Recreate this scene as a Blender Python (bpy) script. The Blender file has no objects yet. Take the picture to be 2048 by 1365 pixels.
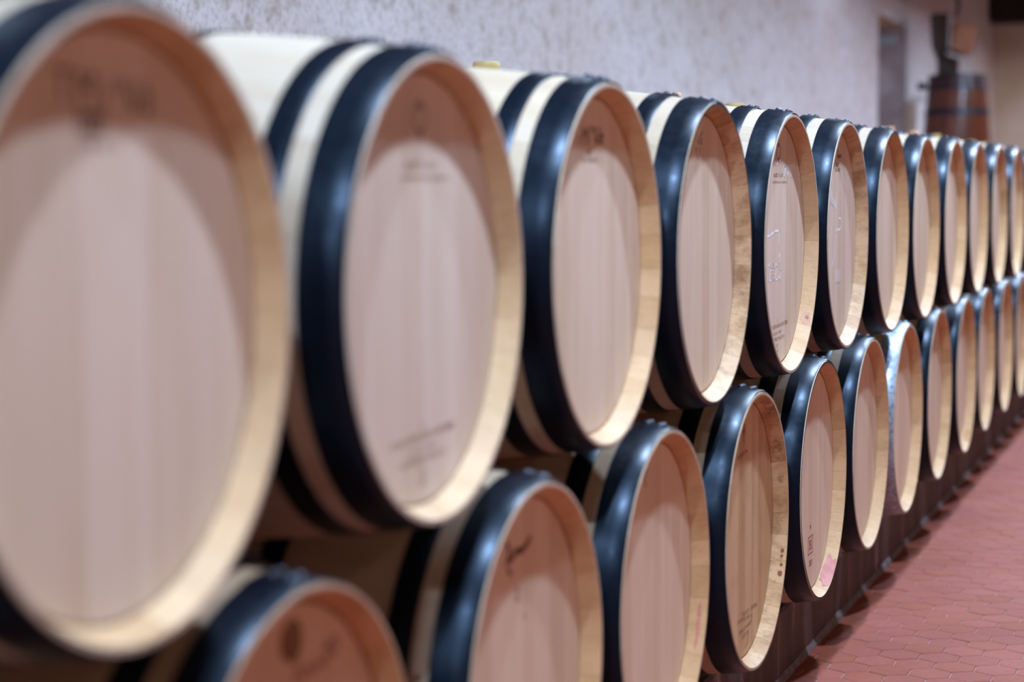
import bpy, bmesh, math, random
from mathutils import Vector, Matrix
C = bpy.context.scene.collection
PI = math.pi
random.seed(7)

# ------------------------------------------------------------------ camera, light, exposure
sc = bpy.context.scene
CAM = Vector((0.9187, 0.0, 1.25))
yaw, pit, rol = math.radians(19.944), math.radians(4.456), math.radians(-0.239)
fw = Vector((-math.sin(yaw)*math.cos(pit), math.cos(yaw)*math.cos(pit), -math.sin(pit)))
rt = Vector((math.cos(yaw), math.sin(yaw), 0))
up = rt.cross(fw)
r2 = rt*math.cos(rol) + up*math.sin(rol)
u2 = -rt*math.sin(rol) + up*math.cos(rol)
cd = bpy.data.cameras.new('camera'); cam = bpy.data.objects.new('camera', cd); C.objects.link(cam)
M = Matrix((( r2.x, u2.x, -fw.x), (r2.y, u2.y, -fw.y), (r2.z, u2.z, -fw.z)))
cam.matrix_world = Matrix.Translation(CAM) @ M.to_4x4()
cd.sensor_width = 36.0; cd.lens = 3954.0/2048*36
cd.clip_start = 0.05; cd.clip_end = 200
cd.dof.use_dof = True; cd.dof.focus_distance = 4.65; cd.dof.aperture_fstop = 2.3
sc.camera = cam
w = bpy.data.worlds.new('world'); sc.world = w; w.use_nodes = True
w.node_tree.nodes['Background'].inputs[0].default_value = (0.5, 0.55, 0.7, 1)
w.node_tree.nodes['Background'].inputs[1].default_value = 0.02
sc.view_settings.view_transform = 'Standard'; sc.view_settings.look = 'None'
sc.view_settings.gamma = 1.0; sc.view_settings.use_curve_mapping = False
sc.view_settings.exposure = 0.0
sc.cycles.max_bounces = 8; sc.cycles.diffuse_bounces = 5

LAMP = (0.61, 0.78, 1.05)
def lamp(name, loc, power, col, r=0.05, size_y=None):
    l = bpy.data.lights.new(name, 'AREA'); l.energy = power; l.color = col
    if size_y:
        l.shape = 'RECTANGLE'; l.size = r; l.size_y = size_y
    else:
        l.shape = 'DISK'; l.size = r*2
    o = bpy.data.objects.new(name, l); C.objects.link(o); o.location = loc
    return o
# a row of downlights hung above the aisle, close to the barrel fronts
for k in range(13):
    lamp('aisle_downlight', (0.50, -1.9 + 2.15*k, 3.02), 72, LAMP, 0.038)
# unseen lamps added high up to brighten the plaster wall
for k in range(3):
    lamp('added_wall_wash', (-1.75, 3.0 + 6*k, 3.55), 12, LAMP, 0.15)
# added warm fill lamps, out of view, to lift the shaded barrel heads
for k in range(6):
    lamp('warm_fill_light', (4.7, 0.0 + 4.2*k, 3.5), 24, (1.0, 0.74, 0.60), 0.15)
lamp('far_warm_fill', (-0.3, 25.2, 3.0), 10, (1.0, 0.72, 0.42), 0.12)  # unseen lamp added to warm the end wall

# ------------------------------------------------------------------ helpers
def obj(name, me, mat=None, parent=None, loc=None, rot=None):
    if isinstance(me, bmesh.types.BMesh):
        bm = me; me = bpy.data.meshes.new(name); bm.to_mesh(me); bm.free()
    if mat is not None:
        mats = mat if isinstance(mat, (list, tuple)) else [mat]
        if len(me.materials) == 0:
            for m in mats: me.materials.append(m)
    o = bpy.data.objects.new(name, me); C.objects.link(o)
    if parent is not None: o.parent = parent
    if loc is not None: o.location = loc
    if rot is not None: o.rotation_euler = rot
    return o
def smooth(me, ang=30):
    me.shade_smooth(); me.set_sharp_from_angle(angle=math.radians(ang))
def thing(name, label, cat, loc=(0, 0, 0), rz=0, group=None):
    o = bpy.data.objects.new(name, None); C.objects.link(o); o.location = loc; o.rotation_euler = (0, 0, rz)
    o.empty_display_size = 0.05
    o['label'] = label; o['category'] = cat
    if group: o['group'] = group
    return o
def tag(o, label, cat, group=None):
    o['label'] = label; o['category'] = cat
    if group: o['group'] = group
    return o
def pyd(name, vs, fs, mi=None):
    me = bpy.data.meshes.new(name); me.from_pydata(vs, [], fs)
    if mi: 
        for p, m in zip(me.polygons, mi): p.material_index = m
    me.update(); return me
def box_bm(x0, x1, y0, y1, z0, z1, bev=0, bm=None):
    bm = bm or bmesh.new()
    r = bmesh.ops.create_cube(bm, size=1)
    for v in r['verts']:
        v.co = Vector(((x0+x1)/2+v.co.x*(x1-x0), (y0+y1)/2+v.co.y*(y1-y0), (z0+z1)/2+v.co.z*(z1-z0)))
    if bev:
        es = list({e for v in r['verts'] for e in v.link_edges})
        bmesh.ops.bevel(bm, geom=es, offset=bev, segments=2, affect='EDGES', profile=0.5)
    return bm
def revolve(prof, n=64, closed=False):
    """lathe about local Z: prof is a list of (r, z)"""
    vs, fs = [], []
    for i in range(n):
        a = 2*PI*i/n
        for r, z in prof: vs.append((r*math.cos(a), r*math.sin(a), z))
    m = len(prof)
    for i in range(n):
        j = (i+1) % n
        for k in range(m if closed else m-1):
            l = (k+1) % m
            fs.append((i*m+k, j*m+k, j*m+l, i*m+l))
    if not closed:
        if prof[0][0] > 1e-5: fs.append(tuple(i*m for i in reversed(range(n))))
        if prof[-1][0] > 1e-5: fs.append(tuple(i*m+m-1 for i in range(n)))
    return vs, fs

# ------------------------------------------------------------------ materials
class NT:
    def __init__(s, name):
        s.m = bpy.data.materials.new(name); s.m.use_nodes = True
        s.t = s.m.node_tree; s.b = s.t.nodes['Principled BSDF']
    def n(s, t, **kw):
        nd = s.t.nodes.new(t)
        for k, v in kw.items():
            if k.startswith('i_'): nd.inputs[k[2:].replace('_', ' ')].default_value = v
            else: setattr(nd, k, v)
        return nd
    def l(s, a, b): s.t.links.new(a, b)
    def mul(s, a, b, f=1.0, mode='MULTIPLY'):
        x = s.n('ShaderNodeMix'); x.data_type = 'RGBA'; x.blend_type = mode
        x.inputs[0].default_value = f
        for sock, v in ((x.inputs[6], a), (x.inputs[7], b)):
            if isinstance(v, tuple): sock.default_value = v if len(v) == 4 else (*v, 1)
            else: s.l(v, sock)
        return x
    def ramp(s, src, stops):
        r = s.n('ShaderNodeValToRGB'); e = r.color_ramp.elements
        while len(e) < len(stops): e.new(0.5)
        for k, (p, c) in enumerate(stops):
            e[k].position = p; e[k].color = (*c, 1) if len(c) == 3 else c
        s.l(src, r.inputs[0]); return r.outputs[0]

def oak(name, base, dark, vary=0.16, grain=(6, 160, 160), rough=0.5, stain=0.0, stain_col=(0.16, 0.07, 0.03), spec=0.3):
    """oak with fine grain, tone varied per piece by the object's own random number"""
    t = NT(name)
    tc = t.n('ShaderNodeTexCoord'); oi = t.n('ShaderNodeObjectInfo')
    add = t.n('ShaderNodeVectorMath', operation='ADD'); sc_ = t.n('ShaderNodeVectorMath', operation='SCALE')
    cb = t.n('ShaderNodeCombineXYZ'); 
    for i in range(3): t.l(oi.outputs['Random'], cb.inputs[i])
    t.l(cb.outputs[0], sc_.inputs[0]); sc_.inputs['Scale'].default_value = 37.0
    t.l(tc.outputs['Object'], add.inputs[0]); t.l(sc_.outputs[0], add.inputs[1])
    mp = t.n('ShaderNodeMapping'); mp.inputs['Scale'].default_value = grain; t.l(add.outputs[0], mp.inputs[0])
    n1 = t.n('ShaderNodeTexNoise'); n1.inputs['Scale'].default_value = 1.0; n1.inputs['Detail'].default_value = 5
    n1.inputs['Roughness'].default_value = 0.6; t.l(mp.outputs[0], n1.inputs[0])
    mp2 = t.n('ShaderNodeMapping'); mp2.inputs['Scale'].default_value = tuple(g*0.17 for g in grain); t.l(add.outputs[0], mp2.inputs[0])
    n2 = t.n('ShaderNodeTexNoise'); n2.inputs['Scale'].default_value = 1.0; n2.inputs['Detail'].default_value = 2; t.l(mp2.outputs[0], n2.inputs[0])
    ma = t.n('ShaderNodeMath', operation='MULTIPLY_ADD'); t.l(n1.outputs[0], ma.inputs[0]); ma.inputs[1].default_value = 0.5
    mb = t.n('ShaderNodeMath', operation='MULTIPLY'); t.l(n2.outputs[0], mb.inputs[0]); mb.inputs[1].default_value = 0.5; t.l(mb.outputs[0], ma.inputs[2])
    col = t.ramp(ma.outputs[0], [(0.32, dark), (0.56, base)])
    hv = t.ramp(oi.outputs['Random'], [(0.0, (1-vary, 1-vary*1.35, 1-vary*1.8)), (0.45, (1-0.3*vary, 1-0.35*vary, 1-0.5*vary)), (1.0, (1, 1, 1))])
    c2 = t.mul(col, hv).outputs[2]
    c3 = t.mul(c2, oi.outputs['Color']).outputs[2]
    if stain > 0:
        n3 = t.n('ShaderNodeTexNoise'); n3.inputs['Scale'].default_value = 14; n3.inputs['Detail'].default_value = 6; n3.inputs['Roughness'].default_value = 0.7
        t.l(add.outputs[0], n3.inputs[0])
        f = t.ramp(n3.outputs[0], [(0.5, (0, 0, 0)), (0.66, (stain, stain, stain))])
        mx = t.mul(c3, stain_col, 1.0, 'MIX'); t.l(f, mx.inputs[0]); c3 = mx.outputs[2]
    t.l(c3, t.b.inputs['Base Color'])
    t.b.inputs['Roughness'].default_value = rough; t.b.inputs['Specular IOR Level'].default_value = spec
    bp = t.n('ShaderNodeBump'); bp.inputs['Strength'].default_value = 0.12; bp.inputs['Distance'].default_value = 0.001
    t.l(n1.outputs[0], bp.inputs['Height']); t.l(bp.outputs[0], t.b.inputs['Normal'])
    return t.m

def simple(name, col, rough=0.5, metal=0.0, spec=0.5, noise=0.0, nscale=30, bump=0.0, bdist=0.002, scale3=(1, 1, 1), col2=None, thr=(0.4, 0.65), rand=0.0):
    t = NT(name); tc = t.n('ShaderNodeTexCoord')
    mp = t.n('ShaderNodeMapping'); mp.inputs['Scale'].default_value = scale3; t.l(tc.outputs['Object'], mp.inputs[0])
    nz = t.n('ShaderNodeTexNoise'); nz.inputs['Scale'].default_value = nscale; nz.inputs['Detail'].default_value = 6; nz.inputs['Roughness'].default_value = 0.65
    t.l(mp.outputs[0], nz.inputs[0])
    if col2 is None: col2 = tuple(c*(1-noise) for c in col)
    c = t.ramp(nz.outputs[0], [(thr[0], col2), (thr[1], col)])
    if rand:
        oi = t.n('ShaderNodeObjectInfo'); hv = t.ramp(oi.outputs['Random'], [(0, (1-rand,)*3), (1, (1, 1, 1))]); c = t.mul(c, hv).outputs[2]
    t.l(c, t.b.inputs['Base Color'])
    t.b.inputs['Roughness'].default_value = rough; t.b.inputs['Metallic'].default_value = metal; t.b.inputs['Specular IOR Level'].default_value = spec
    if bump:
        bp = t.n('ShaderNodeBump'); bp.inputs['Strength'].default_value = bump; bp.inputs['Distance'].default_value = bdist
        t.l(nz.outputs[0], bp.inputs['Height']); t.l(bp.outputs[0], t.b.inputs['Normal'])
    return t.m

M_STAVE = oak('oak_stave_outside', (0.60, 0.49, 0.365), (0.53, 0.405, 0.275), 0.12, (6, 120, 120), 0.55)
M_CHIME = oak('oak_chime', (0.68, 0.445, 0.24), (0.56, 0.345, 0.165), 0.15, (25, 140, 140), 0.5)
M_CHIME_DIRTY = oak('oak_chime_stained', (0.72, 0.49, 0.29), (0.5, 0.3, 0.14), 0.25, (25, 140, 140), 0.5, stain=0.6, stain_col=(0.22, 0.10, 0.04))
M_RIM = oak('oak_end_grain', (0.62, 0.48, 0.37), (0.46, 0.34, 0.25), 0.15, (60, 60, 60), 0.6)
M_HEAD = oak('oak_head_board', (0.88, 0.71, 0.555), (0.78, 0.60, 0.44), 0.13, (160, 160, 5), 0.48, spec=1.0)
M_HEAD_DIRTY = oak('oak_head_board_stained', (0.80, 0.58, 0.38), (0.62, 0.40, 0.22), 0.22, (160, 160, 5), 0.5, stain=0.2, stain_col=(0.3, 0.15, 0.07), spec=0.8)
def hoop_mat():
    t = NT('black_painted_hoop'); tc = t.n('ShaderNodeTexCoord')
    nz = t.n('ShaderNodeTexNoise'); nz.inputs['Scale'].default_value = 55; nz.inputs['Detail'].default_value = 8; t.l(tc.outputs['Object'], nz.inputs[0])
    n2 = t.n('ShaderNodeTexNoise'); n2.inputs['Scale'].default_value = 160; n2.inputs['Detail'].default_value = 2; t.l(tc.outputs['Object'], n2.inputs[0])
    spk = t.ramp(n2.outputs[0], [(0.77, (0.0035, 0.006, 0.012)), (0.81, (0.05, 0.06, 0.08))])
    t.l(spk, t.b.inputs['Base Color'])
    rr = t.ramp(nz.outputs[0], [(0.35, (0.29,)*3), (0.7, (0.38,)*3)]); t.l(rr, t.b.inputs['Roughness'])
    t.b.inputs['Specular IOR Level'].default_value = 0.27
    t.b.inputs['Specular Tint'].default_value = (0.55, 0.75, 1.0, 1)
    bp = t.n('ShaderNodeBump'); bp.inputs['Strength'].default_value = 0.05; bp.inputs['Distance'].default_value = 0.001
    t.l(nz.outputs[0], bp.inputs['Height']); t.l(bp.outputs[0], t.b.inputs['Normal'])
    return t.m
M_HOOP = hoop_mat()
M_GALV = simple('galvanised_hoop', (0.46, 0.54, 0.64), 0.42, 0.45, 0.6, nscale=70, col2=(0.20, 0.25, 0.32), thr=(0.38, 0.62), bump=0.1, bdist=0.001)
M_RIVET = simple('hoop_rivet', (0.05, 0.06, 0.08), 0.35, 0.3)
M_INK = simple('branded_ink', (0.22, 0.10, 0.055), 0.7, 0, 0.2)
M_INK_FAINT = simple('faint_brand', (0.43, 0.28, 0.18), 0.7, 0, 0.2)
M_INK_DARK = simple('dark_brand', (0.05, 0.03, 0.025), 0.7, 0, 0.2)
M_RED_INK = simple('red_stamp_ink', (0.50, 0.12, 0.10), 0.7, 0, 0.2)
M_CHALK = simple('chalk', (0.95, 0.95, 0.98), 0.9, 0, 0.1)
def stain_mat(name, col, thr=(0.35, 0.5), scale=30, alpha=0.85):
    t = NT(name); tc = t.n('ShaderNodeTexCoord')
    nz = t.n('ShaderNodeTexNoise'); nz.inputs['Scale'].default_value = scale; nz.inputs['Detail'].default_value = 5; t.l(tc.outputs['Object'], nz.inputs[0])
    a = t.ramp(nz.outputs[0], [(thr[0], (0, 0, 0)), (thr[1], (alpha,)*3)])
    t.b.inputs['Base Color'].default_value = (*col, 1); t.b.inputs['Roughness'].default_value = 0.6
    t.l(a, t.b.inputs['Alpha']); return t.m
M_WINE = stain_mat('wine_stain', (0.66, 0.27, 0.25), (0.25, 0.6), 22, 0.9)
M_RUST = stain_mat('red_brown_spot', (0.28, 0.07, 0.04), (0.2, 0.35), 40)
M_GREY = stain_mat('grey_mark', (0.20, 0.12, 0.07), (0.42, 0.75), 70, 0.7)
M_BLOTCH = stain_mat('brown_blotch', (0.22, 0.10, 0.02), (0.3, 0.45), 20, 0.75)
M_PINK = stain_mat('pink_streak', (0.70, 0.25, 0.20), (0.3, 0.6), 60, 0.7)
M_BUNG_Y = simple('yellow_silicone', (0.50, 0.38, 0.14), 0.5)
M_BUNG_O = simple('orange_silicone', (0.75, 0.38, 0.22), 0.5)
M_BUNG_W = simple('wooden_bung', (0.55, 0.36, 0.2), 0.6, noise=0.3)

def plaster():
    t = NT('rough_plaster'); tc = t.n('ShaderNodeTexCoord')
    def nz(s, d, ro=0.6, vec=None):
        n = t.n('ShaderNodeTexNoise'); n.inputs['Scale'].default_value = s; n.inputs['Detail'].default_value = d; n.inputs['Roughness'].default_value = ro
        t.l(vec or tc.outputs['Object'], n.inputs[0]); return n.outputs[0]
    a = nz(0.8, 3); b = nz(9, 8, 0.7); c = nz(45, 6, 0.7)
    base = t.ramp(a, [(0.35, (0.78, 0.68, 0.65)), (0.65, (0.88, 0.82, 0.81))])
    pit = t.ramp(b, [(0.36, (0.72, 0.66, 0.60)), (0.50, (1, 1, 1))])
    fine = t.ramp(c, [(0.33, (0.66, 0.62, 0.60)), (0.52, (1, 1, 1))])
    x = t.mul(base, pit).outputs[2]; x = t.mul(x, fine).outputs[2]
    t.l(x, t.b.inputs['Base Color']); t.b.inputs['Roughness'].default_value = 0.9; t.b.inputs['Specular IOR Level'].default_value = 0.15
    m1 = t.n('ShaderNodeMath', operation='MULTIPLY_ADD'); t.l(c, m1.inputs[0]); m1.inputs[1].default_value = 0.35; t.l(b, m1.inputs[2])
    bp = t.n('ShaderNodeBump'); bp.inputs['Strength'].default_value = 0.7; bp.inputs['Distance'].default_value = 0.012
    t.l(m1.outputs[0], bp.inputs['Height']); t.l(bp.outputs[0], t.b.inputs['Normal'])
    return t.m
M_PLASTER = plaster()
M_ENDWALL = simple('ochre_plaster', (0.78, 0.66, 0.58), 0.9, 0, 0.1, nscale=1.2, col2=(0.66, 0.52, 0.38), bump=0.4, bdist=0.01)
M_JAMB = simple('grey_jamb_plaster', (0.72, 0.64, 0.64), 0.9, 0, 0.1, nscale=3, col2=(0.55, 0.48, 0.48))
M_LINTEL = simple('tan_lintel', (0.60, 0.40, 0.26), 0.8, 0, 0.1, nscale=5, noise=0.3)
M_CEIL = simple('dark_ceiling_boards', (0.07, 0.045, 0.035), 0.9, 0, 0.1, noise=0.15)
M_STONE = simple('warm_stone_wall', (0.62, 0.45, 0.35), 0.9, 0, 0.1, nscale=4, noise=0.4, bump=0.4, bdist=0.02)
M_BEAM = simple('dark_beam_wood', (0.035, 0.02, 0.015), 0.7, 0, 0.3, nscale=10, noise=0.5)
def plinth_mat():
    t = NT('dark_plinth_concrete'); tc = t.n('ShaderNodeTexCoord')
    mp = t.n('ShaderNodeMapping'); mp.inputs['Scale'].default_value = (9, 9, 1.2); t.l(tc.outputs['Object'], mp.inputs[0])
    n = t.n('ShaderNodeTexNoise'); n.inputs['Scale'].default_value = 1; n.inputs['Detail'].default_value = 4; t.l(mp.outputs[0], n.inputs[0])
    n2 = t.n('ShaderNodeTexNoise'); n2.inputs['Scale'].default_value = 60; n2.inputs['Detail'].default_value = 5; t.l(tc.outputs['Object'], n2.inputs[0])
    c = t.ramp(n.outputs[0], [(0.45, (0.060, 0.034, 0.030)), (0.60, (0.11, 0.065, 0.058)), (0.70, (0.30, 0.24, 0.26))])
    f = t.ramp(n2.outputs[0], [(0.3, (0.7,)*3), (0.6, (1,)*3)])
    t.l(t.mul(c, f).outputs[2], t.b.inputs['Base Color']); t.b.inputs['Roughness'].default_value = 0.7
    bp = t.n('ShaderNodeBump'); bp.inputs['Strength'].default_value = 0.4; bp.inputs['Distance'].default_value = 0.003
    t.l(n2.outputs[0], bp.inputs['Height']); t.l(bp.outputs[0], t.b.inputs['Normal'])
    return t.m
M_PLINTH = plinth_mat()
M_GROUT = simple('grout', (0.60, 0.50, 0.48), 0.9, 0, 0.1, nscale=120, noise=0.3)
def tile_mat(name, src):
    t = NT(name)
    tc = t.n('ShaderNodeTexCoord'); oi = t.n('ShaderNodeObjectInfo')
    n = t.n('ShaderNodeTexNoise'); n.inputs['Scale'].default_value = 2.2; n.inputs['Detail'].default_value = 3
    ge = t.n('ShaderNodeNewGeometry'); t.l(ge.outputs['Position'], n.inputs[0])
    n2 = t.n('ShaderNodeTexNoise'); n2.inputs['Scale'].default_value = 60; n2.inputs['Detail'].default_value = 4; t.l(ge.outputs['Position'], n2.inputs[0])
    big = t.ramp(n.outputs[0], [(0.35, (0.32, 0.088, 0.056)), (0.62, (0.37, 0.108, 0.074))])
    if src == 'object': rnd = oi.outputs['Random']
    else: rnd = ge.outputs['Random Per Island']
    hv = t.ramp(rnd, [(0.0, (0.88, 0.86, 0.72)), (0.12, (1.0, 0.98, 0.85)), (0.5, (0.96, 0.94, 1.0)), (1.0, (1.05, 1.05, 1.1))])
    f = t.ramp(n2.outputs[0], [(0.3, (0.86,)*3), (0.6, (1,)*3)])
    t.l(t.mul(t.mul(big, hv).outputs[2], f).outputs[2], t.b.inputs['Base Color'])
    t.b.inputs['Roughness'].default_value = 0.6; t.b.inputs['Specular IOR Level'].default_value = 0.12
    return t.m
M_TILE = tile_mat('terracotta_tile', 'object'); M_TILE_I = tile_mat('terracotta_tile_far', 'island')

# ------------------------------------------------------------------ the setting
def struct(name, me, mat): 
    o = obj(name, me, mat); o['kind'] = 'structure'; return o
X0, X1, Y0, Y1, ZC = -2.0, 6.0, -2.5, 26.5, 3.7
floor = struct('floor', box_bm(X0-0.6, X1+0.2, Y0-0.2, Y1+0.2, -0.2, -0.0035), M_GROUT)
struct('ceiling', box_bm(X0-0.6, X1+0.2, Y0-0.2, Y1+0.2, ZC, ZC+0.2), M_CEIL)
# plaster wall behind the barrels, with an uneven surface and a doorway recess
NA, NB, NZ = 17.43, 19.03, 2.745
def wall_left():
    bm = bmesh.new()
    ys = [Y0 + 0.12*i for i in range(int((Y1-Y0)/0.12)+1)] + [Y1]
    zs = [0.12*i for i in range(int(ZC/0.12)+1)] + [ZC]
    ys = sorted(set([y for y in ys if min(abs(y-NA), abs(y-NB)) > 0.05] + [NA, NB])); zs = sorted(set([z for z in zs if abs(z-NZ) > 0.05] + [NZ]))
    rnd = random.Random(3); from mathutils import noise
    V = {}
    for i, y in enumerate(ys):
        for j, z in enumerate(zs):
            edge = (y in (NA, NB) or z == NZ)
            d = 0 if edge else 0.014*noise.noise((y*1.3, z*1.3, 0.3)) + 0.006*noise.noise((y*4, z*4, 5.1))
            V[i, j] = bm.verts.new((X0 + d, y, z))
    for i in range(len(ys)-1):
        for j in range(len(zs)-1):
            if NA-1e-6 <= ys[i] and ys[i+1] <= NB+1e-6 and zs[j+1] <= NZ+1e-6: continue
            bm.faces.new((V[i, j], V[i+1, j], V[i+1, j+1], V[i, j+1]))
    for f in bm.faces: f.smooth = True
    return bm
struct('wall_left', wall_left(), M_PLASTER)
al = bmesh.new()
box_bm(X0-0.75, X0-0.6, NA-0.1, NB+0.1, 0, NZ+0.1, bm=al)
box_bm(X0-0.6, X0-0.012, NB, NB+0.1, 0, NZ, bm=al); box_bm(X0-0.6, X0-0.012, NA-0.1, NA, 0, NZ, bm=al)
struct('wall_recess', al, M_JAMB)
struct('trim_1', box_bm(X0-0.6, X0-0.012, NA, NB, NZ, NZ+0.1), M_LINTEL)
struct('wall_right', box_bm(X1, X1+0.2, Y0, Y1, 0, ZC), M_STONE)
struct('wall_back', box_bm(X0-0.2, X1+0.2, Y0-0.2, Y0, 0, ZC), M_STONE)
struct('wall_end', box_bm(X0-0.2, X1+0.2, Y1, Y1+0.2, 0, ZC), M_ENDWALL)
tag(obj('ceiling_beam', box_bm(X0+0.02, X1-0.02, 25.6, 25.95, 3.28, ZC-0.002, 0.02), M_BEAM), 'dark wooden beam crossing the far end of the cellar, top right corner', 'beam')
# pale rail across the recess
tag(obj('recess_rail', box_bm(X0-0.599, X0-0.08, 18.90, 18.96, 2.585, 2.655, 0.008), simple('pale_blue_paint', (0.45, 0.55, 0.6), 0.4)),
    'pale blue rail fixed across the top of the doorway recess in the wall', 'rail')

# plinth the lower barrels lie on
PX = -0.122
bm = bmesh.new(); rn = random.Random(5)
n = 300; zs = [0, 0.012, 0.05, 0.10, 0.15, 0.175, 0.182]
for i in range(n+1):
    y = 0.4 + i*(16.0/n)
    for j, z in enumerate(zs):
        ins = 0.006 if j == len(zs)-1 else 0.0
        bm.verts.new((PX - ins + rn.uniform(-0.0015, 0.0015), y, z))
    bm.verts.new((-0.86, y, zs[-1])); bm.verts.new((-0.86, y, 0))
bm.verts.ensure_lookup_table(); m = len(zs)+2
for i in range(n):
    for j in range(m):
        k = (j+1) % m
        bm.faces.new([bm.verts[q] for q in (i*m+j, (i+1)*m+j, (i+1)*m+k, i*m+k)])
bm.faces.new([bm.verts[j] for j in range(m)]); bm.faces.new([bm.verts[n*m+j] for j in reversed(range(m))])
bmesh.ops.recalc_face_normals(bm, faces=bm.faces)
M_LIT_FOOT = simple('lit_foot_tone', (0.26, 0.22, 0.235), 0.9, 0, 0.1, nscale=25, noise=0.4)  # pale tone stands in for light falling along the plinth base
plinth = tag(obj('barrel_plinth', bm, M_PLINTH), 'long low dark concrete plinth with pale streaks under the lower barrels', 'plinth')
fb = bmesh.new(); rn = random.Random(8); prev = None
for i in range(161):
    y = 0.4 + i*0.1; wv = rn.uniform(-0.003, 0.003)
    ring = [fb.verts.new(p) for p in ((PX-0.004, y, 0.0005), (PX+0.010+wv, y, 0.0005), (PX+0.007+wv, y, 0.010+wv), (PX+0.002, y, 0.019+wv), (PX-0.004, y, 0.019+wv))]
    if prev:
        for q in range(5): fb.faces.new((prev[q], prev[(q+1) % 5], ring[(q+1) % 5], ring[q]))
    prev = ring
bmesh.ops.recalc_face_normals(fb, faces=fb.faces)
obj('lit_foot_strip', fb, M_LIT_FOOT, plinth)['label'] = 'pale strip standing in for the lit foot of the plinth'

# hexagonal floor tiles
E_ = 0.0600; FL = E_*math.sqrt(3)
def hex_pts(cx, cy, e): return [(cx + e*math.cos(PI/6+PI/3*k), cy + e*math.sin(PI/6+PI/3*k)) for k in range(6)]
def hex_geo(cx, cy, z=0.0, vs=None, fs=None):
    vs = [] if vs is None else vs; fs = [] if fs is None else fs; b = len(vs)
    o = hex_pts(cx, cy, E_-0.0013); i_ = hex_pts(cx, cy, E_-0.0031)
    vs += [(x, y, z-0.012) for x, y in o] + [(x, y, z-0.0015) for x, y in o] + [(x, y, z) for x, y in i_]
    for k in range(6):
        l = (k+1) % 6
        fs += [(b+k, b+l, b+6+l, b+6+k), (b+6+k, b+6+l, b+12+l, b+12+k)]
    fs.append(tuple(b+12+k for k in range(6)))
    return vs, fs
hv_, hf_ = hex_geo(0, 0)
HEX = pyd('floor_tile', hv_, hf_); HEX.materials.append(M_TILE)
vs, fs = [], []; near = []
def project(p):
    d = Vector(p) - CAM; z = d.dot(fw)
    return (1024 + 3954*d.dot(r2)/z, 682.5 - 3954*d.dot(u2)/z, z) if z > 0.1 else (-1, -1, -1)
rr = random.Random(11); row = 0; y = Y0
while y < Y1:
    x = PX + 0.03 + (FL/2 if row % 2 else 0) - FL
    while x < X1 - 0.04:
        zt = rr.uniform(-0.0009, 0.0004)
        u, v, dd = project((x, y, 0))
        if x > PX-0.035 and -40 < u < 2048+40 and 900 < v < 1365+50: near.append((v, x, y, zt))
        elif x > PX-0.06: hex_geo(x, y, zt, vs, fs)
        x += FL
    y += 1.5*E_; row += 1
near.sort(reverse=True)
for q, (v, x, y, zt) in enumerate(near):
    if q < 290:
        o = obj('floor_tile', HEX, None, floor, (x, y, zt), (rr.uniform(-0.006, 0.006), rr.uniform(-0.006, 0.006), 0))
    else: hex_geo(x, y, zt, vs, fs)
far = obj('floor_tiling', pyd('floor_tiling', vs, fs), M_TILE_I, floor); far['kind'] = 'stuff'

# ------------------------------------------------------------------ the barrel
LEN = 0.95; RE = 0.290; RB = 0.3312; DH = 0.031; RH = 0.268
def rad(x):                                      # outside radius at distance x behind the front end
    s = (x - LEN/2)/(LEN/2); return RE + (RB-RE)*(1 - abs(s)**2.05)
NST = 30
wid = [random.uniform(0.78, 1.22) for _ in range(NST)]; s_ = sum(wid); wid = [q/s_*2*PI for q in wid]
xs_out = [0.0, 0.05, 0.11, 0.18, 0.27, 0.37, 0.475, 0.58, 0.68, 0.77, 0.84, 0.90, LEN]
def stave_mesh(width):
    prof = []                                    # (x, r, material of the edge that follows)
    for x in xs_out[:-1]: prof.append((x, rad(x), 0))
    prof.append((LEN, rad(LEN), 2))
    prof += [(LEN, RE-0.0055, 1), (LEN-DH, RH+0.0012, 1), (LEN-DH-0.003, RH+0.004, 1), (LEN-DH-0.02, RH-0.012, 0)]
    prof += [(LEN/2, RB-0.028, 0), (DH+0.02, RH-0.012, 1), (DH+0.003, RH+0.004, 1), (DH, RH+0.0024, 1), (0.0, RE-0.0055, 2)]
    n = 3; gap = 0.0011; vs, fs, mi = [], [], []
    for i in range(n+1):
        a = -width/2 + width*i/n + (gap/2 if i == 0 else (-gap/2 if i == n else 0))
        for x, r, _ in prof: vs.append((-x, r*math.sin(a), r*math.cos(a)))
    m = len(prof)
    for i in range(n):
        for k in range(m):
            l = (k+1) % m
            fs.append((i*m+k, i*m+l, (i+1)*m+l, (i+1)*m+k)); mi.append(prof[k][2])
    # side faces: quads between outside and inside stations
    for i, flip in ((0, True), (n, False)):
        f = [i*m+k for k in range(m)]
        fs.append(tuple(reversed(f)) if flip else tuple(f)); mi.append(0)
    me = pyd('stave', vs, fs, mi)
    for q in (M_STAVE, M_CHIME, M_RIM): me.materials.append(q)
    bm = bmesh.new(); bm.from_mesh(me); bmesh.ops.recalc_face_normals(bm, faces=bm.faces); bm.to_mesh(me); bm.free()
    smooth(me, 25); return me
STAVES = []; a = 0
for wd in wid:
    a += wd/2; STAVES.append((stave_mesh(wd), a)); a += wd/2
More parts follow.
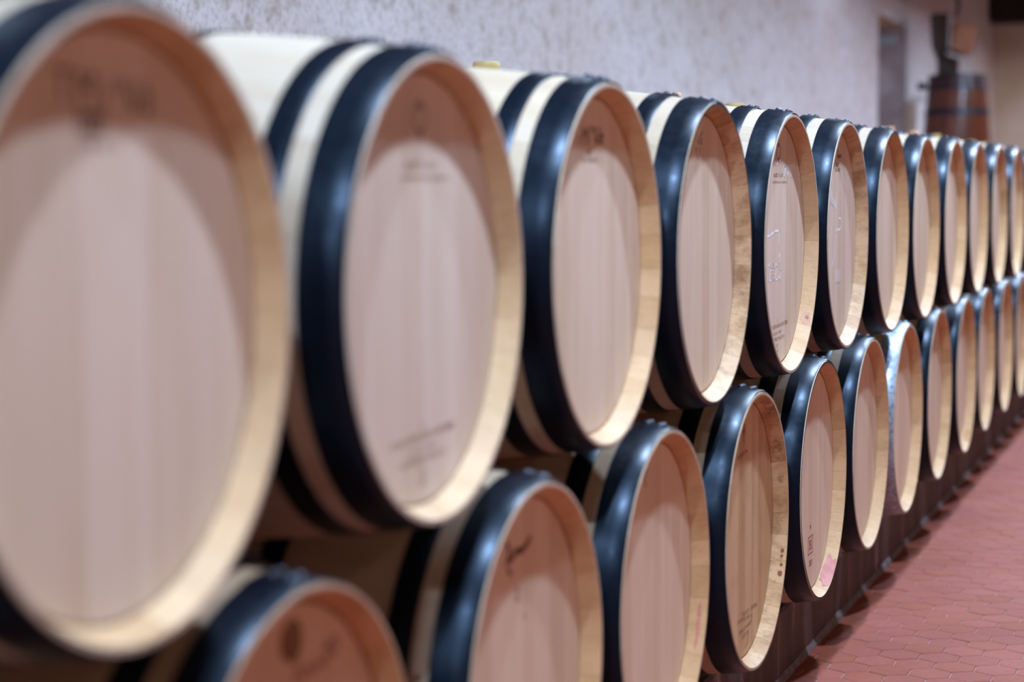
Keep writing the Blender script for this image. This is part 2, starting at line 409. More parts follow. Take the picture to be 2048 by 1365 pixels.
# head boards: vertical boards cut to the round
bw = [random.uniform(0.8, 1.2) for _ in range(8)]; t_ = sum(bw); bw = [q/t_*2*(RH-0.001) for q in bw]
def board_mesh(y0, y1, R=RH-0.001):
    y0 += 0.0003; y1 -= 0.0003
    n = 8; tops = []
    for i in range(n+1):
        y = y0 + (y1-y0)*i/n; tops.append((y, math.sqrt(max(R*R-y*y, 1e-8))))
    loop = [(y, z) for y, z in tops] + [(y, -z) for y, z in reversed(tops)]
    k = len(loop); vs = []; cy = (y0+y1)/2
    for y, z in loop: vs.append((-DH-0.0003 - 0.014, y, z))
    for y, z in loop: vs.append((-DH-0.0009, y, z))
    for y, z in loop:                            # a tiny chamfer makes the joints show
        dy = 0.0006 if y < cy - 1e-6 else (-0.0006 if y > cy + 1e-6 else 0)
        vs.append((-DH-0.0003, y + (dy if y in (tops[0][0], tops[-1][0]) else 0), z))
    fs = [tuple(reversed(range(k))), tuple(2*k+i for i in range(k))]
    for i in range(k):
        j = (i+1) % k
        fs += [(i, j, k+j, k+i), (k+i, k+j, 2*k+j, 2*k+i)]
    me = pyd('head_board', vs, fs); me.materials.append(M_HEAD)
    bm = bmesh.new(); bm.from_mesh(me); bmesh.ops.recalc_face_normals(bm, faces=bm.faces); bm.to_mesh(me); bm.free()
    return me
BOARDS = []; y = -(RH-0.001)
for wd in bw: BOARDS.append(board_mesh(y, y+wd)); y += wd
def hoop_mesh(xa, xb):
    n = 96; th = 0.0022; xs = [xa, (xa+xb)/2, xb]
    prof = [(x, rad(x)+0.0004) for x in (xs[0], xs[2])]
    vs, fs = [], []
    ring = [(xs[0]+0.0008, rad(xs[0])+0.0002), (xs[0], rad(xs[0])+th*0.6), (xs[0]+0.001, rad(xs[0])+th), (xs[1], rad(xs[1])+th), (xs[2]-0.001, rad(xs[2])+th), (xs[2], rad(xs[2])+th*0.6), (xs[2]-0.0008, rad(xs[2])+0.0002)]
    m = len(ring)
    for i in range(n):
        a = 2*PI*i/n
        # the lapped end: the band steps up over itself for about 9 cm
        lift = 0.0022 if (a < 0.30) else 0.0
        for x, r in ring: vs.append((-x, (r+lift)*math.sin(a), (r+lift)*math.cos(a)))
    for i in range(n):
        j = (i+1) % n
        for k in range(m-1): fs.append((i*m+k, i*m+k+1, j*m+k+1, j*m+k))
    me = pyd('hoop', vs, fs); me.materials.append(M_HOOP)
    bm = bmesh.new(); bm.from_mesh(me); bmesh.ops.recalc_face_normals(bm, faces=bm.faces)
    bm.to_mesh(me); bm.free(); smooth(me, 35); return me
HOOPS = [(0.002, 0.058), (0.084, 0.122), (0.285, 0.322), (0.628, 0.665), (0.828, 0.866), (0.892, 0.948)]
HM = [hoop_mesh(*h) for h in HOOPS]
def rivet_me():
    v, f = revolve([(0.0076, -0.001), (0.0076, 0.0012), (0.0066, 0.0038), (0.0040, 0.0058), (0.0, 0.0064)], 12)
    me = pyd('rivet', v, f); me.materials.append(M_RIVET); smooth(me, 50); return me
RIV = rivet_me()
def bung_me(h, r, mat):
    v, f = revolve([(r*0.9, -0.025), (r, h*0.75), (r, h*0.93), (r*0.92, h), (0.0, h)], 28)
    me = pyd('bung', v, f); me.materials.append(mat); smooth(me, 40); return me
BUNGS = {'y': bung_me(0.049, 0.027, M_BUNG_Y), 'o': bung_me(0.045, 0.025, M_BUNG_O), 'w': bung_me(0.007, 0.026, M_BUNG_W)}
ZB = RB                                          # height of the axis above the barrel's base
def rear_me():
    v, f = revolve([(0.0, 0.0), (RH+0.002, 0.0), (RH+0.002, 0.014), (0, 0.014)], 48)
    me = pyd('rear_head', [(z-LEN+DH, x, y) for x, y, z in v], f); me.materials.append(M_HEAD); return me
REAR = rear_me()
AX = 1.25 - 0.1301

def build_proto():
    t = thing('wine_barrel', 'oak barrel', 'barrel')
    for me, a in STAVES: obj('stave', me, None, t, (0, 0, ZB), (-a, 0, 0))
    for me in BOARDS: obj('head_board', me, None, t, (0, 0, ZB))
    obj('rear_head', REAR, None, t, (0, 0, ZB))
    for q, me in enumerate(HM):
        h = obj('hoop', me, None, t, (0, 0, ZB))
        xa, xb = HOOPS[q]; xm = (xa+xb)/2; wdt = xb-xa; dirn = (rad(xb)-rad(xa))/(xb-xa)
        spots = [(xm-wdt*0.2, 0.10), (xm+wdt*0.2, 0.10), (xm-wdt*0.2, 0.17), (xm+wdt*0.2, 0.17)] if q in (0, 5) else [(xm-wdt*0.2, 0.12), (xm+wdt*0.2, 0.12)]
        for x, a in spots:
            r = rad(x) + 0.0042
            rv = obj('rivet', RIV, None, h, (-x, r*math.sin(a), r*math.cos(a)), (-a, math.atan(dirn), 0))
    obj('bung', BUNGS['w'], None, t, (-LEN/2, 0, ZB+RB))
    return t
# upper and lower rows: distance along the row, setback of the face, height trim (all from measuring the photo)
UP = [(1.5577, 0.0029, 0.0037), (2.2763, 0.004, 0.0027), (3.0272, -0.0087, 0.0033), (3.7189, -0.0082, -0.0009), (4.4005, -0.0028, -0.0008),
      (5.1095, -0.0063, 0.0014), (5.7944, -0.0005, -0.0046), (6.4723, -0.0004, -0.008), (7.1645, 0.0039, -0.0034), (7.8785, 0.0014, 0.0024),
      (8.5918, 0.0036, 0.0041), (9.3105, 0.0057, 0.0039), (10.03, 0.003, 0.002), (10.745, 0.0, 0.0), (11.46, 0.004, 0.001), (12.18, 0.0, 0.002)]
LO = [(1.168, 0.0, 0.0), (1.8955, -0.0027, -0.0019), (2.6441, 0.0038, 0.0032), (3.3383, 0.0011, -0.0025), (4.024, 0.0081, -0.0027), (4.7496, 0.0051, 0.0019),
      (5.4454, 0.0016, 0.003), (6.1303, -0.001, -0.0034), (6.8508, -0.0026, -0.0018), (7.565, -0.0007, -0.0004), (8.255, -0.0045, 0.0019),
      (8.975, -0.0027, 0.0026), (9.675, 0, 0), (10.39, 0, 0.001), (11.10, 0.002, 0), (11.82, 0, 0.001)]
UPL = ['nearest and largest barrel of the upper row, filling the left edge, with blurred branding',
 'second barrel in the upper row from the left, small round emblem above pale head boards',
 'third barrel in the upper row from the left, branded lettering high on its head',
 'fourth upper barrel from the left, short dark code lines near the top, yellow bung',
 'upper barrel with white chalk 2023, scribbles and a red knot on its rim',
 'upper barrel with white chalk hook on its head and dark brown stained inner rim',
 'seventh upper barrel from the left, plain unmarked head and a dark edged rim',
 'eighth upper barrel from the left, pale patchwork staves inside its rim',
 'ninth upper barrel from the left, narrow plain head between pale staves',
 'tenth upper barrel from the left, plain narrow head under the upright vat',
 'eleventh upper barrel from the left, with orange bung, below the upright vat',
 'twelfth upper barrel, cut by the right edge of the photo',
 'thirteenth upper barrel, only its yellow bung and top showing',
 'fourteenth upper barrel, only its pink bung and hoop tops showing',
 'fifteenth upper barrel, a yellow bung on its bulge before the vat',
 'last upper barrel at the far end of the row, yellow bung on top']
LOL = ['lower barrel in the bottom left corner, mostly cut off, under the largest barrel',
 'lower barrel at the bottom left, brown blotch and diagonal script on its head',
 'second lower barrel head from the left, smudged dark emblem and two dots',
 'third lower barrel head from the left, with a pink streak on its rim',
 'lower barrel with streaky stained head and red brown spots inside its rim',
 'lower barrel with a red seal, 2021 and a large pink wine stain on its rim',
 'lower barrel just left of the galvanised one, plain head and scratched black hoop',
 'lower barrel with bright galvanised grey hoops instead of black ones',
 'lower barrel just right of the galvanised one, plain head',
 'second lower barrel to the right of the galvanised one, yellow stain at rim bottom',
 'third lower barrel to the right of the galvanised one, narrow orange shaded head',
 'fourth lower barrel to the right of the galvanised one, by the right edge',
 'fifth lower barrel right of the galvanised one, a sliver at the right edge',
 'sixth lower barrel right of the galvanised one, beyond the right edge',
 'seventh lower barrel right of the galvanised one, near the far end',
 'last lower barrel at the far end of the row']
bungU = {3: 'y', 5: 'o', 6: 'y', 10: 'o', 11: 'o', 12: 'y', 13: 'o', 14: 'y', 15: 'y'}
tint = {('U', 0): (0.95, 0.97, 1.0), ('U', 1): (1.0, 1.06, 1.14), ('U', 2): (1.05, 1.07, 1.08), ('U', 4): (0.98, 1.0, 1.04), ('U', 5): (0.95, 0.97, 1.03), ('L', 1): (0.88, 0.76, 0.68), ('L', 2): (1.0, 0.96, 0.92), ('L', 3): (1.0, 0.95, 0.90), ('L', 4): (0.95, 0.9, 0.82)}
proto = build_proto()
kids = [(c, list(c.children)) for c in proto.children]
def place(rowc, i, first=False):
    y, x, dz = (UP if rowc == 'U' else LO)[i]
    if first: t = proto; pairs = [(c, [g for g in gs]) for c, gs in kids]
    else:
        t = proto.copy(); C.objects.link(t); pairs = []
        for c, gs in kids:
            c2 = c.copy(); C.objects.link(c2); c2.parent = t
            l = []
            for g in gs:
                g2 = g.copy(); C.objects.link(g2); g2.parent = c2; l.append(g2)
            pairs.append((c2, l))
    t.location = (x, y, AX + (0 if rowc == 'U' else -0.5868) + dz - ZB)
    t['label'] = (UPL if rowc == 'U' else LOL)[i]; t['category'] = 'barrel'
    t['group'] = 'oak wine barrels of the upper row' if rowc == 'U' else 'oak wine barrels of the lower row'
    rg = random.Random(hash((rowc == 'U', i)) & 0xffff)
    roll = rg.uniform(-0.1, 0.1); tn = tint.get((rowc, i), (1, 1, 1)); 
    g = rg.uniform(0.95, 1.0); tn = tuple(q*g for q in tn)
    for c, gs in pairs:
        nm = c.name.split('.')[0]
        c.color = (*tn, 1)
        if nm == 'stave':
            e = c.rotation_euler; c.rotation_euler = (e.x + roll*2, 0, 0)
            if (rowc, i) in (('U', 5), ('L', 4), ('U', 3)):
                c.material_slots[1].link = 'OBJECT'; c.material_slots[1].material = M_CHIME_DIRTY
            if (rowc, i) in (('U', 3), ('U', 6), ('L', 5)):
                c.material_slots[2].link = 'OBJECT'; c.material_slots[2].material = M_BEAM
        elif nm == 'head_board':
            if (rowc, i) in (('L', 4),):
                c.material_slots[0].link = 'OBJECT'; c.material_slots[0].material = M_HEAD_DIRTY
        elif nm == 'hoop':
            c.rotation_euler = (rg.uniform(-0.10, 0.12), 0, 0)
            if (rowc, i) == ('L', 7):
                c['label'] = 'galvanised grey hoop'
                c.material_slots[0].link = 'OBJECT'; c.material_slots[0].material = M_GALV
                for r_ in gs: r_.material_slots[0].link = 'OBJECT'; r_.material_slots[0].material = M_GALV
        elif nm == 'bung' and rowc == 'U' and i in bungU:
            c.data = BUNGS[bungU[i]]; c['label'] = {'y': 'yellow bung', 'o': 'orange bung'}[bungU[i]]
    return t
BAR = {}
for i in range(len(UP)): BAR['U', i+1] = place('U', i, i == 0)
for i in range(len(LO)): BAR['L', i-1] = place('L', i)

# ------------------------------------------------------------------ marks on the heads (flat print, brands, chalk)
HX = -DH - 0.0003 + 0.0003
class Ink:
    def __init__(s): s.v = []; s.f = []
    def quad(s, pts):
        b = len(s.v); s.v += [(HX, p[0], ZB+p[1]) for p in pts]; s.f.append(tuple(range(b, b+len(pts))))
    def stroke(s, pts, w):
        for (a, b) in zip(pts, pts[1:]):
            d = Vector((b[0]-a[0], b[1]-a[1])); 
            if d.length < 1e-6: continue
            n_ = Vector((-d.y, d.x)).normalized()*w/2; e = d.normalized()*w*0.3
            s.quad([(a[0]-e.x-n_.x, a[1]-e.y-n_.y), (b[0]+e.x-n_.x, b[1]+e.y-n_.y), (b[0]+e.x+n_.x, b[1]+e.y+n_.y), (a[0]-e.x+n_.x, a[1]-e.y+n_.y)])
    def word(s, y0, z0, y1, z1, h, seed, w=None):
        """an unreadably small line of lettering from the photo, as letter-like strokes"""
        r = random.Random(seed); w = w or h*0.16; L = math.hypot(y1-y0, z1-z0); n_ = max(2, int(L/(h*0.8)))
        for k in range(n_):
            if r.random() < 0.12: continue
            f = (k+0.1)/n_; g = (k+0.8)/n_
            A = (y0+(y1-y0)*f, z0+(z1-z0)*f); B = (y0+(y1-y0)*g, z0+(z1-z0)*g)
            A2 = (A[0], A[1]+h); B2 = (B[0], B[1]+h)
            segs = r.choice([[(A, A2), (A2, B2)], [(A, A2), (A, B)], [(A, A2), (B, B2), ((A[0], A[1]+h/2), (B[0], B[1]+h/2))], [(A, B2), (A2, B)], [(A, A2), (A2, B2), (B2, B), (B, A)], [(A, A2), (A2, B)], [((A[0], A[1]), (A2[0], A2[1]))]])
            for a_, b_ in segs: s.stroke([a_, b_], w)
    def ring(s, cy, cz, a, b, w, n_=24):
        s.stroke([(cy+a*math.cos(2*PI*k/n_), cz+b*math.sin(2*PI*k/n_)) for k in range(n_+1)], w)
    def blob(s, cy, cz, a, b, seed=0, n_=18):
        r = random.Random(seed)
        s.quad([(cy+a*math.cos(2*PI*k/n_)*r.uniform(0.8, 1.1), cz+b*math.sin(2*PI*k/n_)*r.uniform(0.8, 1.1)) for k in range(n_)])
    def text(s, txt, cy, z, size, shear=0.0, ang=0.0):
        cu = bpy.data.curves.new('t', 'FONT'); cu.body = txt; cu.size = size; cu.align_x = 'CENTER'; cu.resolution_u = 3
        o = bpy.data.objects.new('t', cu); C.objects.link(o)
        dg = bpy.context.evaluated_depsgraph_get(); me = bpy.data.meshes.new_from_object(o.evaluated_get(dg))
        b = len(s.v); ca, sa = math.cos(ang), math.sin(ang)
        for v in me.vertices:
            x_, y_ = v.co.x + shear*v.co.y, v.co.y
            s.v.append((HX, cy + x_*ca - y_*sa, ZB + z + x_*sa + y_*ca))
        for p in me.polygons: s.f.append(tuple(b+q for q in p.vertices))
        bpy.data.objects.remove(o); bpy.data.curves.remove(cu); bpy.data.meshes.remove(me)
    def done(s, name, mat, bar, label=None):
        me = pyd(name, s.v, s.f); 
        bm = bmesh.new(); bm.from_mesh(me)
        for f in bm.faces:
            f.normal_update()
            if f.normal.x < 0: f.normal_flip()
        bm.to_mesh(me); bm.free()
        o = obj(name, me, mat, BAR[bar]); 
        if label: o['label'] = label
        return o
# U1 and U3: tall initials with small lettering
k = Ink(); k.text('T', -0.079, 0.200, 0.045); k.text('M', -0.042, 0.196, 0.052); k.word(-0.008, 0.212, 0.066, 0.214, 0.011, 1); k.word(-0.012, 0.196, 0.070, 0.197, 0.015, 2, 0.004)
k.word(-0.056, 0.176, 0.018, 0.177, 0.016, 3, 0.004); k.word(-0.045, 0.160, 0.010, 0.161, 0.008, 4); k.done('brand_lettering', M_INK, ('U', 1))
k = Ink(); k.text('T', -0.071, 0.192, 0.020); k.text('M', -0.045, 0.192, 0.042); k.word(-0.026, 0.212, 0.055, 0.213, 0.010, 1); k.word(-0.026, 0.196, 0.056, 0.197, 0.013, 2, 0.004)
k.ring(-0.024, 0.181, 0.005, 0.004, 0.003, 8); k.word(-0.062, 0.166, 0.026, 0.167, 0.006, 3); k.done('brand_lettering', M_INK, ('U', 3))
def round_brand(bar, dy, mat, top=0.208, bottom=True):
    k = Ink(); k.ring(dy, top, 0.020, 0.017, 0.0022); k.stroke([(dy, top+0.026), (dy, top+0.008)], 0.002); k.stroke([(dy-0.008, top+0.012), (dy+0.008, top+0.012)], 0.002)
    k.stroke([(dy-0.004, top-0.017), (dy+0.004, top-0.026)], 0.005)
    k.done('round_emblem', M_INK, bar)
    k = Ink(); k.word(dy-0.05, 0.151, dy+0.05, 0.1515, 0.0075, 21); k.word(dy-0.06, 0.137, dy+0.10, 0.1375, 0.0045, 22); k.done('brand_lettering', mat, bar)
    if bottom:
        k = Ink(); k.text('22', dy, -0.174, 0.010); k.word(dy-0.10, -0.190, dy+0.11, -0.184, 0.0075, 23); k.word(dy-0.045, -0.203, dy+0.04, -0.201, 0.006, 24)
        k.word(dy-0.07, -0.217, dy+0.075, -0.214, 0.0065, 25); k.word(dy-0.012, -0.231, dy+0.012, -0.231, 0.007, 26); k.word(dy-0.01, -0.245, dy+0.012, -0.245, 0.008, 27)
        k.done('lower_lettering', mat, bar)
round_brand(('U', 2), 0.0, M_INK_FAINT, 0.214)
round_brand(('U', 5), -0.022, M_INK_FAINT)
k = Ink(); k.stroke([(-0.02, 0.225), (-0.005, 0.232), (0.003, 0.238)], 0.003); k.word(-0.049, 0.212, -0.003, 0.212, 0.010, 31, 0.003); k.text('M', -0.047, 0.196, 0.013); k.text('25', -0.018, 0.196, 0.013); k.text('TC', -0.034, 0.182, 0.013)
k.done('brand_lettering', M_INK, ('U', 4))
k = Ink(); k.stroke([(-0.006, 0.212), (0.0, 0.222), (0.006, 0.212)], 0.0025); k.word(-0.012, 0.200, 0.05, 0.200, 0.009, 41, 0.002); k.word(-0.024, 0.178, 0.015, 0.178, 0.008, 42, 0.003); k.word(-0.039, 0.166, 0.023, 0.166, 0.008, 43, 0.002)
k.done('brand_lettering', M_INK, ('U', 6))
# chalk
k = Ink(); k.stroke([(-0.131, 0.020), (-0.10, 0.022), (-0.06, 0.030), (-0.012, 0.031), (-0.013, 0.004)], 0.0055); k.done('chalk_stroke', M_CHALK, ('U', 5), 'white chalk stroke'); k = Ink()
k.stroke([(-0.118, -0.045), (-0.100, -0.038), (-0.092, -0.050), (-0.112, -0.078), (-0.088, -0.078)], 0.004)
k.ring(-0.072, -0.060, 0.011, 0.019, 0.004, 14)
k.stroke([(-0.052, -0.048), (-0.042, -0.040), (-0.034, -0.050), (-0.052, -0.078), (-0.028, -0.078)], 0.004)
k.stroke([(-0.020, -0.030), (0.004, -0.018), (-0.006, -0.044), (0.008, -0.060), (-0.004, -0.080), (-0.020, -0.072)], 0.004)
k.done('chalk_numbers', M_CHALK, ('U', 5), 'white chalk 2023'); k = Ink()
k.stroke([(-0.07, 0.188), (-0.04, 0.178), (-0.005, 0.190)], 0.004); k.done('chalk_stroke', M_CHALK, ('U', 5), 'white chalk stroke'); k = Ink()
for q in range(7):
    a = 0.03 + q*0.012; k.stroke([(a, 0.185-q*0.004), (a+0.012, 0.150+(q % 3)*0.008), (a+0.016, 0.178)], 0.003)
k.done('chalk_scribble', M_CHALK, ('U', 5), 'white chalk scribble')
k = Ink(); k.stroke([(-0.018, 0.010), (0.0, 0.016), (0.035, 0.014), (0.05, 0.022), (0.062, 0.03), (0.05, 0.042), (0.02, 0.045)], 0.005); k.stroke([(-0.018, 0.010), (-0.03, -0.01), (-0.045, -0.06), (-0.07, -0.075)], 0.004); k.done('chalk_hook', M_CHALK, ('U', 6), 'white chalk hook'); k = Ink()
for q in range(6):
    a = -0.10 + q*0.014; k.stroke([(a, 0.130-q*0.01), (a+0.006, 0.085-q*0.004), (a+0.014, 0.11-q*0.005)], 0.003)
for q in range(4):
    a = -0.03+q*0.02; k.stroke([(a, -0.088), (a+0.004, -0.125), (a+0.014, -0.092)], 0.003)
for q in range(4):
    a = 0.04+q*0.018; k.stroke([(a, 0.18-q*0.012), (a+0.006, 0.15-q*0.01), (a+0.016, 0.165-q*0.012)], 0.003)
k.done('chalk_scribble', M_CHALK, ('U', 6), 'white chalk scribbles')
# lower row
k = Ink(); k.blob(0.020, 0.2260, 0.030, 0.026, 3); k.done('brown_blotch', M_BLOTCH, ('L', 0), 'brown blotch')
k = Ink(); 
pts = [(0.02 + 0.0135*q, 0.178 + 0.0012*q + (0.010 if q % 2 else -0.006)*(1+0.4*math.sin(q*2.1))) for q in range(10)]
k.stroke(pts, 0.004); k.stroke([(0.10, 0.20), (0.14, 0.206)], 0.004); k.done('diagonal_script', M_INK, ('L', 0))
k = Ink(); k.stroke([(-0.062, 0.215), (-0.050, 0.200), (-0.064, 0.183)], 0.009); k.stroke([(-0.05, 0.185), (-0.02, 0.196), (0.0, 0.192), (0.02, 0.198), (0.036, 0.205)], 0.010); k.stroke([(-0.058, 0.174), (-0.045, 0.168)], 0.008)
k.blob(-0.019, 0.1395, 0.005, 0.006, 1); k.blob(-0.021, 0.1265, 0.005, 0.006, 2); k.blob(0.012, 0.095, 0.004, 0.004, 4); k.done('smudged_emblem', M_INK, ('L', 1))
def quill(bar, dy, z0, z1, mat):
    k = Ink(); k.stroke([(dy+0.004, z1), (dy-0.004, (z0+z1)/2+0.008), (dy-0.003, (z0+z1)/2-0.004), (dy+0.006, z0)], 0.0035); k.stroke([(dy-0.010, (z0+z1)/2+0.004), (dy+0.012, (z0+z1)/2+0.007)], 0.003)
    k.ring(dy+0.002, (z0+z1)/2+0.009, 0.008, 0.011, 0.002, 12); k.done('brand_mark', mat, bar)
quill(('L', 2), -0.047, 0.196, 0.238, M_INK); quill(('L', 3), -0.016, 0.182, 0.228, M_INK)
k = Ink(); k.word(-0.075, 0.158, 0.022, 0.162, 0.007, 51); k.word(-0.02, -0.180, 0.12, -0.184, 0.008, 52); k.word(-0.065, -0.187, 0.075, -0.199, 0.008, 53); k.word(-0.05, -0.214, 0.07, -0.212, 0.008, 54)
k.word(-0.03, -0.228, 0.04, -0.228, 0.008, 55); k.stroke([(0.031, -0.234), (0.028, -0.244), (0.006, -0.252)], 0.005); k.done('brand_lettering', M_INK_FAINT, ('L', 3))
k = Ink(); k.text('LT-', -0.062, 0.170, 0.020); k.text('M', -0.018, -0.121, 0.017); k.text('2021', -0.012, -0.211, 0.021); k.done('brand_lettering', M_INK_DARK, ('L', 4))
k = Ink()
for a_, b_ in (((-0.044, -0.138), (0.010, -0.138)), ((0.010, -0.138), (0.010, -0.180)), ((0.010, -0.180), (-0.044, -0.180)), ((-0.044, -0.180), (-0.044, -0.138))): k.stroke([a_, b_], 0.003)
k.stroke([(-0.036, -0.146), (-0.02, -0.158), (-0.036, -0.172)], 0.003); k.stroke([(0.002, -0.146), (-0.014, -0.158), (0.002, -0.172)], 0.003); k.ring(-0.017, -0.159, 0.010, 0.011, 0.003, 10)
k.done('red_seal', M_RED_INK, ('L', 4), 'square red stamp')
# spots on the rims: patches that follow the chime cone
def chime_patch(name, mat, bar, a0, s0, da, ds, seed=0, label=None):
    r = random.Random(seed); vs, fs = [], []; n_ = 20; rings = 4
    def P(a, s):
        rr_ = RE-0.0055 - 0.0165*s - 0.0005; a = math.radians(a); s = min(max(s, 0.0), 1.0)
        return (-DH*s, rr_*math.cos(a), ZB+rr_*math.sin(a))
    wob = [r.uniform(0.8, 1.15) for _ in range(n_)]
    vs.append(P(a0, s0))
    for g in range(1, rings+1):
        for q in range(n_):
            f = g/rings*wob[q]; vs.append(P(a0+da*f*math.cos(2*PI*q/n_), s0+ds*f*math.sin(2*PI*q/n_)))
    for q in range(n_): fs.append((0, 1+q, 1+(q+1) % n_))
    for g in range(rings-1):
        for q in range(n_):
            p = (q+1) % n_; fs.append((1+g*n_+q, 1+(g+1)*n_+q, 1+(g+1)*n_+p, 1+g*n_+p))
    o = obj(name, pyd(name, vs, fs), mat, BAR[bar])
    if label: o['label'] = label
chime_patch('wine_stain', M_WINE, ('L', 4), -65, 0.42, 14, 0.52, 1, 'pink wine stain')
for q, (a, s, da, ds) in enumerate([(-18.5, 0.27, 0.9, 0.12), (-21, 0.28, 0.8, 0.09), (-25.0, 0.27, 0.8, 0.10), (-29.2, 0.30, 1.3, 0.16)]):
    chime_patch('red_spot', M_RUST, ('L', 3), a, s, da, ds, q, 'red brown spot')
for q, (a, s, da, ds) in enumerate([(15.8, 0.45, 3, 0.22), (0, 0.1, 1.2, 0.1), (31, 0.5, 6, 0.35), (64, 0.3, 12, 0.4), (-33, 0.6, 1.2, 0.12)]):
    chime_patch('grey_smudge', M_GREY, ('L', 3), a, s, da, ds, 10+q, 'dark smudge')
chime_patch('pink_streak', M_PINK, ('L', 2), -24, 0.42, 9, 0.12, 5, 'faint pink streak')
chime_patch('red_knot', M_RUST, ('U', 5), -39.8, 0.38, 1.1, 0.13, 6, 'small red knot')
chime_patch('pink_halo', stain_mat('pink_halo', (0.8, 0.42, 0.32), (0.2, 0.9), 20, 0.6), ('U', 5), -40.5, 0.45, 4, 0.4, 8)
chime_patch('yellow_stain', stain_mat('yellow_stain', (0.6, 0.3, 0.06), (0.3, 0.7), 30, 0.6), ('L', 8), -62, 0.4, 9, 0.4, 9, 'yellow stain')

# ------------------------------------------------------------------ far corner: upright vat, hopper, post
VX, VY = -1.50, 18.87
def vrad(z): return 0.262 + min(2.275 - z, 0.9)*0.083
M_VAT = oak('varnished_vat_oak', (0.17, 0.045, 0.022), (0.08, 0.020, 0.009), 0.35, (90, 90, 4), 0.22, spec=0.7)
vat = thing('upright_vat', 'tall tapered red brown wooden vat with dark blue hoops standing against the far wall', 'vat', (VX, VY, 0))
NV = 16
def vstave():
    wv = 2*PI/NV; vs, fs = [], []; n_ = 3; zz = [0.0, 0.7, 1.375, 2.275]
    for i in range(n_+1):
        a = -wv/2 + wv*i/n_ + (0.003 if i == 0 else (-0.003 if i == n_ else 0))
        for z in zz: vs.append((vrad(z)*math.cos(a), vrad(z)*math.sin(a), z))
        for z in reversed(zz): vs.append(((vrad(z)-0.025)*math.cos(a), (vrad(z)-0.025)*math.sin(a), z))
    m = 8
    for i in range(n_):
        for q in range(m):
            l = (q+1) % m; fs.append((i*m+q, (i+1)*m+q, (i+1)*m+l, i*m+l))
    fs += [tuple(reversed(range(m))), tuple(n_*m+q for q in range(m))]
    me = pyd('vat_stave', vs, fs); me.materials.append(M_VAT)
    bm = bmesh.new(); bm.from_mesh(me); bmesh.ops.recalc_face_normals(bm, faces=bm.faces); bm.to_mesh(me); bm.free()
    smooth(me, 25); return me
VS = vstave()
for q in range(NV): obj('vat_stave', VS, None, vat, (0, 0, 0), (0, 0, 2*PI*q/NV))
M_VHOOP = simple('blue_black_vat_hoop', (0.010, 0.014, 0.03), 0.3, 0.2, 0.6)
for z0, z1 in ((2.225, 2.27), (2.14, 2.195), (1.90, 1.955), (1.3, 1.36), (0.2, 0.27)):
    v, f = revolve([(vrad(z0)+0.0, z0), (vrad(z0)+0.006, z0+0.003), (vrad(z1)+0.006, z1-0.003), (vrad(z1), z1)], 48)
    me = pyd('vat_hoop', v, f[:-2]); smooth(me, 30); obj('vat_hoop', me, M_VHOOP, vat)
v, f = revolve([(0, 2.235), (0.235, 2.235), (0.235, 2.276), (0, 2.276)], 32); obj('vat_lid', pyd('vat_lid', v, f), M_VAT, vat)
# hopper with neck, turned to the room
M_DW = simple('dark_hopper_wood', (0.07, 0.04, 0.028), 0.6, 0, 0.3, nscale=8, noise=0.4)
M_LIT_PANEL = simple('lit_hopper_panel', (0.55, 0.24, 0.13), 0.55, 0, 0.3, nscale=6, noise=0.25)  # the hopper's lit side is put into this panel's orange colour
M_PF = simple('pale_frame', (0.55, 0.48, 0.46), 0.6)
hop = thing('wooden_hopper', 'dark wooden hopper with a side panel coloured orange as its lit face, on a narrow neck above the upright vat', 'hopper', (VX-0.05, VY, 2.277), math.radians(14))
bm = bmesh.new()
def frus(bm, x0, x1, y0, y1, z0, X0_, X1_, Y0_, Y1_, z1):
    q = [bm.verts.new(p) for p in ((x0, y0, z0), (x1, y0, z0), (x1, y1, z0), (x0, y1, z0), (X0_, Y0_, z1), (X1_, Y0_, z1), (X1_, Y1_, z1), (X0_, Y1_, z1))]
    for f_ in ((0, 3, 2, 1), (4, 5, 6, 7), (0, 1, 5, 4), (1, 2, 6, 5), (2, 3, 7, 6), (3, 0, 4, 7)): bm.faces.new([q[j] for j in f_])
frus(bm, -0.13, 0.05, -0.09, 0.09, 0.0, -0.13, 0.05, -0.09, 0.09, 0.13)
frus(bm, -0.13, 0.05, -0.09, 0.09, 0.13, -0.17, 0.06, -0.12, 0.12, 0.25)
obj('hopper_neck', bm, M_DW, hop)
bm = bmesh.new(); frus(bm, -0.175, -0.035, -0.14, 0.14, 0.25, -0.195, -0.055, -0.16, 0.16, 0.56); obj('hopper_body', bm, M_DW, hop)
bm = bmesh.new(); frus(bm, -0.03, 0.20, -0.12, 0.12, 0.20, -0.03, 0.20, -0.12, 0.12, 0.50)
bmesh.ops.rotate(bm, verts=bm.verts, cent=(-0.03, 0, 0.35), matrix=Matrix.Rotation(math.radians(10), 3, 'Y'))
bmesh.ops.bevel(bm, geom=[e for e in bm.edges], offset=0.03, segments=3, affect='EDGES')
obj('lit_side_panel', bm, M_LIT_PANEL, hop)
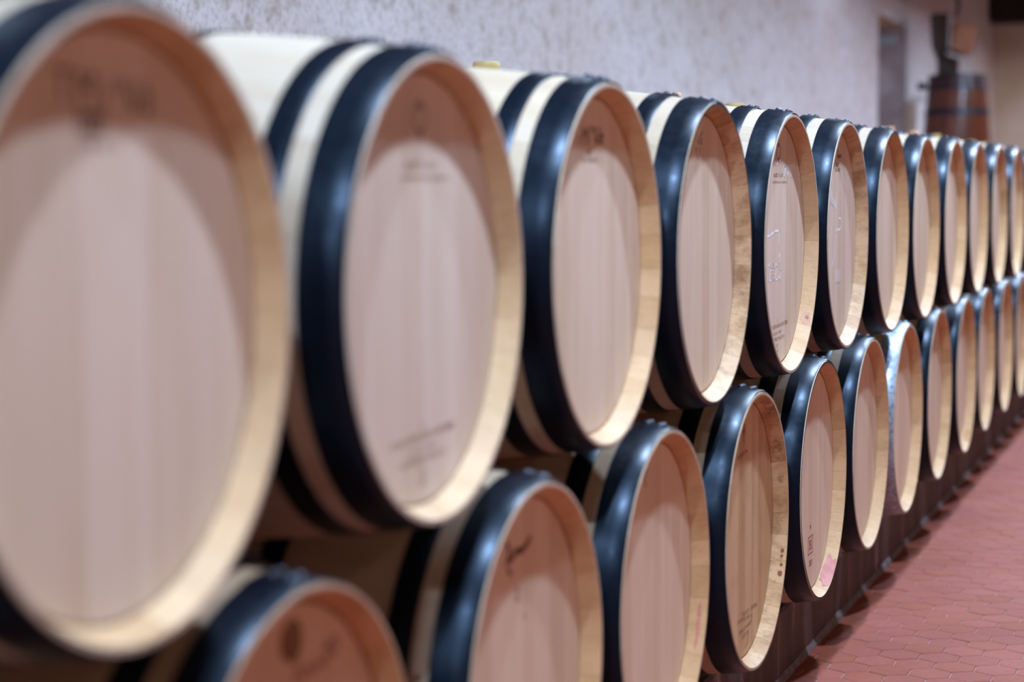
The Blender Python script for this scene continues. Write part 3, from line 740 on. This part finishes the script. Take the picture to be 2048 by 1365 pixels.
bm = bmesh.new(); frus(bm, -0.055, -0.035, -0.165, -0.14, 0.24, -0.055, -0.035, -0.165, -0.14, 0.55)
frus(bm, -0.055, 0.16, -0.165, -0.14, 0.175, -0.055, 0.16, -0.165, -0.14, 0.205)
bmesh.ops.rotate(bm, verts=bm.verts[8:], cent=(-0.055, 0, 0.22), matrix=Matrix.Rotation(math.radians(22), 3, 'Y'))
obj('pale_frame', bm, M_PF, hop)
def tube(pts, r, n_=8):
    vs, fs = [], []; P = [Vector(p) for p in pts]
    for i, p in enumerate(P):
        d = (P[min(i+1, len(P)-1)] - P[max(i-1, 0)]).normalized(); a_ = d.cross(Vector((0.3, 1, 0.1))).normalized(); b_ = d.cross(a_)
        for q in range(n_): vs.append(tuple(p + a_*r*math.cos(2*PI*q/n_) + b_*r*math.sin(2*PI*q/n_)))
    for i in range(len(P)-1):
        for q in range(n_):
            l = (q+1) % n_; fs.append((i*n_+q, i*n_+l, (i+1)*n_+l, (i+1)*n_+q))
    fs += [tuple(range(n_)), tuple((len(P)-1)*n_+q for q in reversed(range(n_)))]
    return pyd('tube', vs, fs)
cable = tube([(-1.62, 18.9, 3.69), (-1.60, 18.88, 3.4), (-1.55, 18.87, 3.1), (-1.50, 18.87, 2.93), (-1.52, 18.87, 2.80)], 0.02)
smooth(cable, 60); tag(obj('hanging_cable', cable, M_BEAM), 'thick dark cable hanging down to the hopper above the vat', 'cable')
post = thing('wooden_post', 'narrow tan wooden post with white cap beside the upright vat', 'post', (-1.885, 18.6, 0))
obj('post_shaft', box_bm(-0.045, 0.045, -0.04, 0.04, 0, 2.02, 0.006), simple('tan_post_wood', (0.50, 0.36, 0.27), 0.7, noise=0.2), post)
obj('cap', box_bm(-0.05, 0.12, -0.045, 0.045, 2.02, 2.07, 0.008), simple('white_cap', (0.7, 0.66, 0.66), 0.6), post)
cl = tag(obj('iron_clamp', box_bm(-1.865, -1.786, 18.83, 18.90, 2.14, 2.21, 0.01), M_VHOOP), 'small black iron clamp at the left of the vat rim', 'clamp')
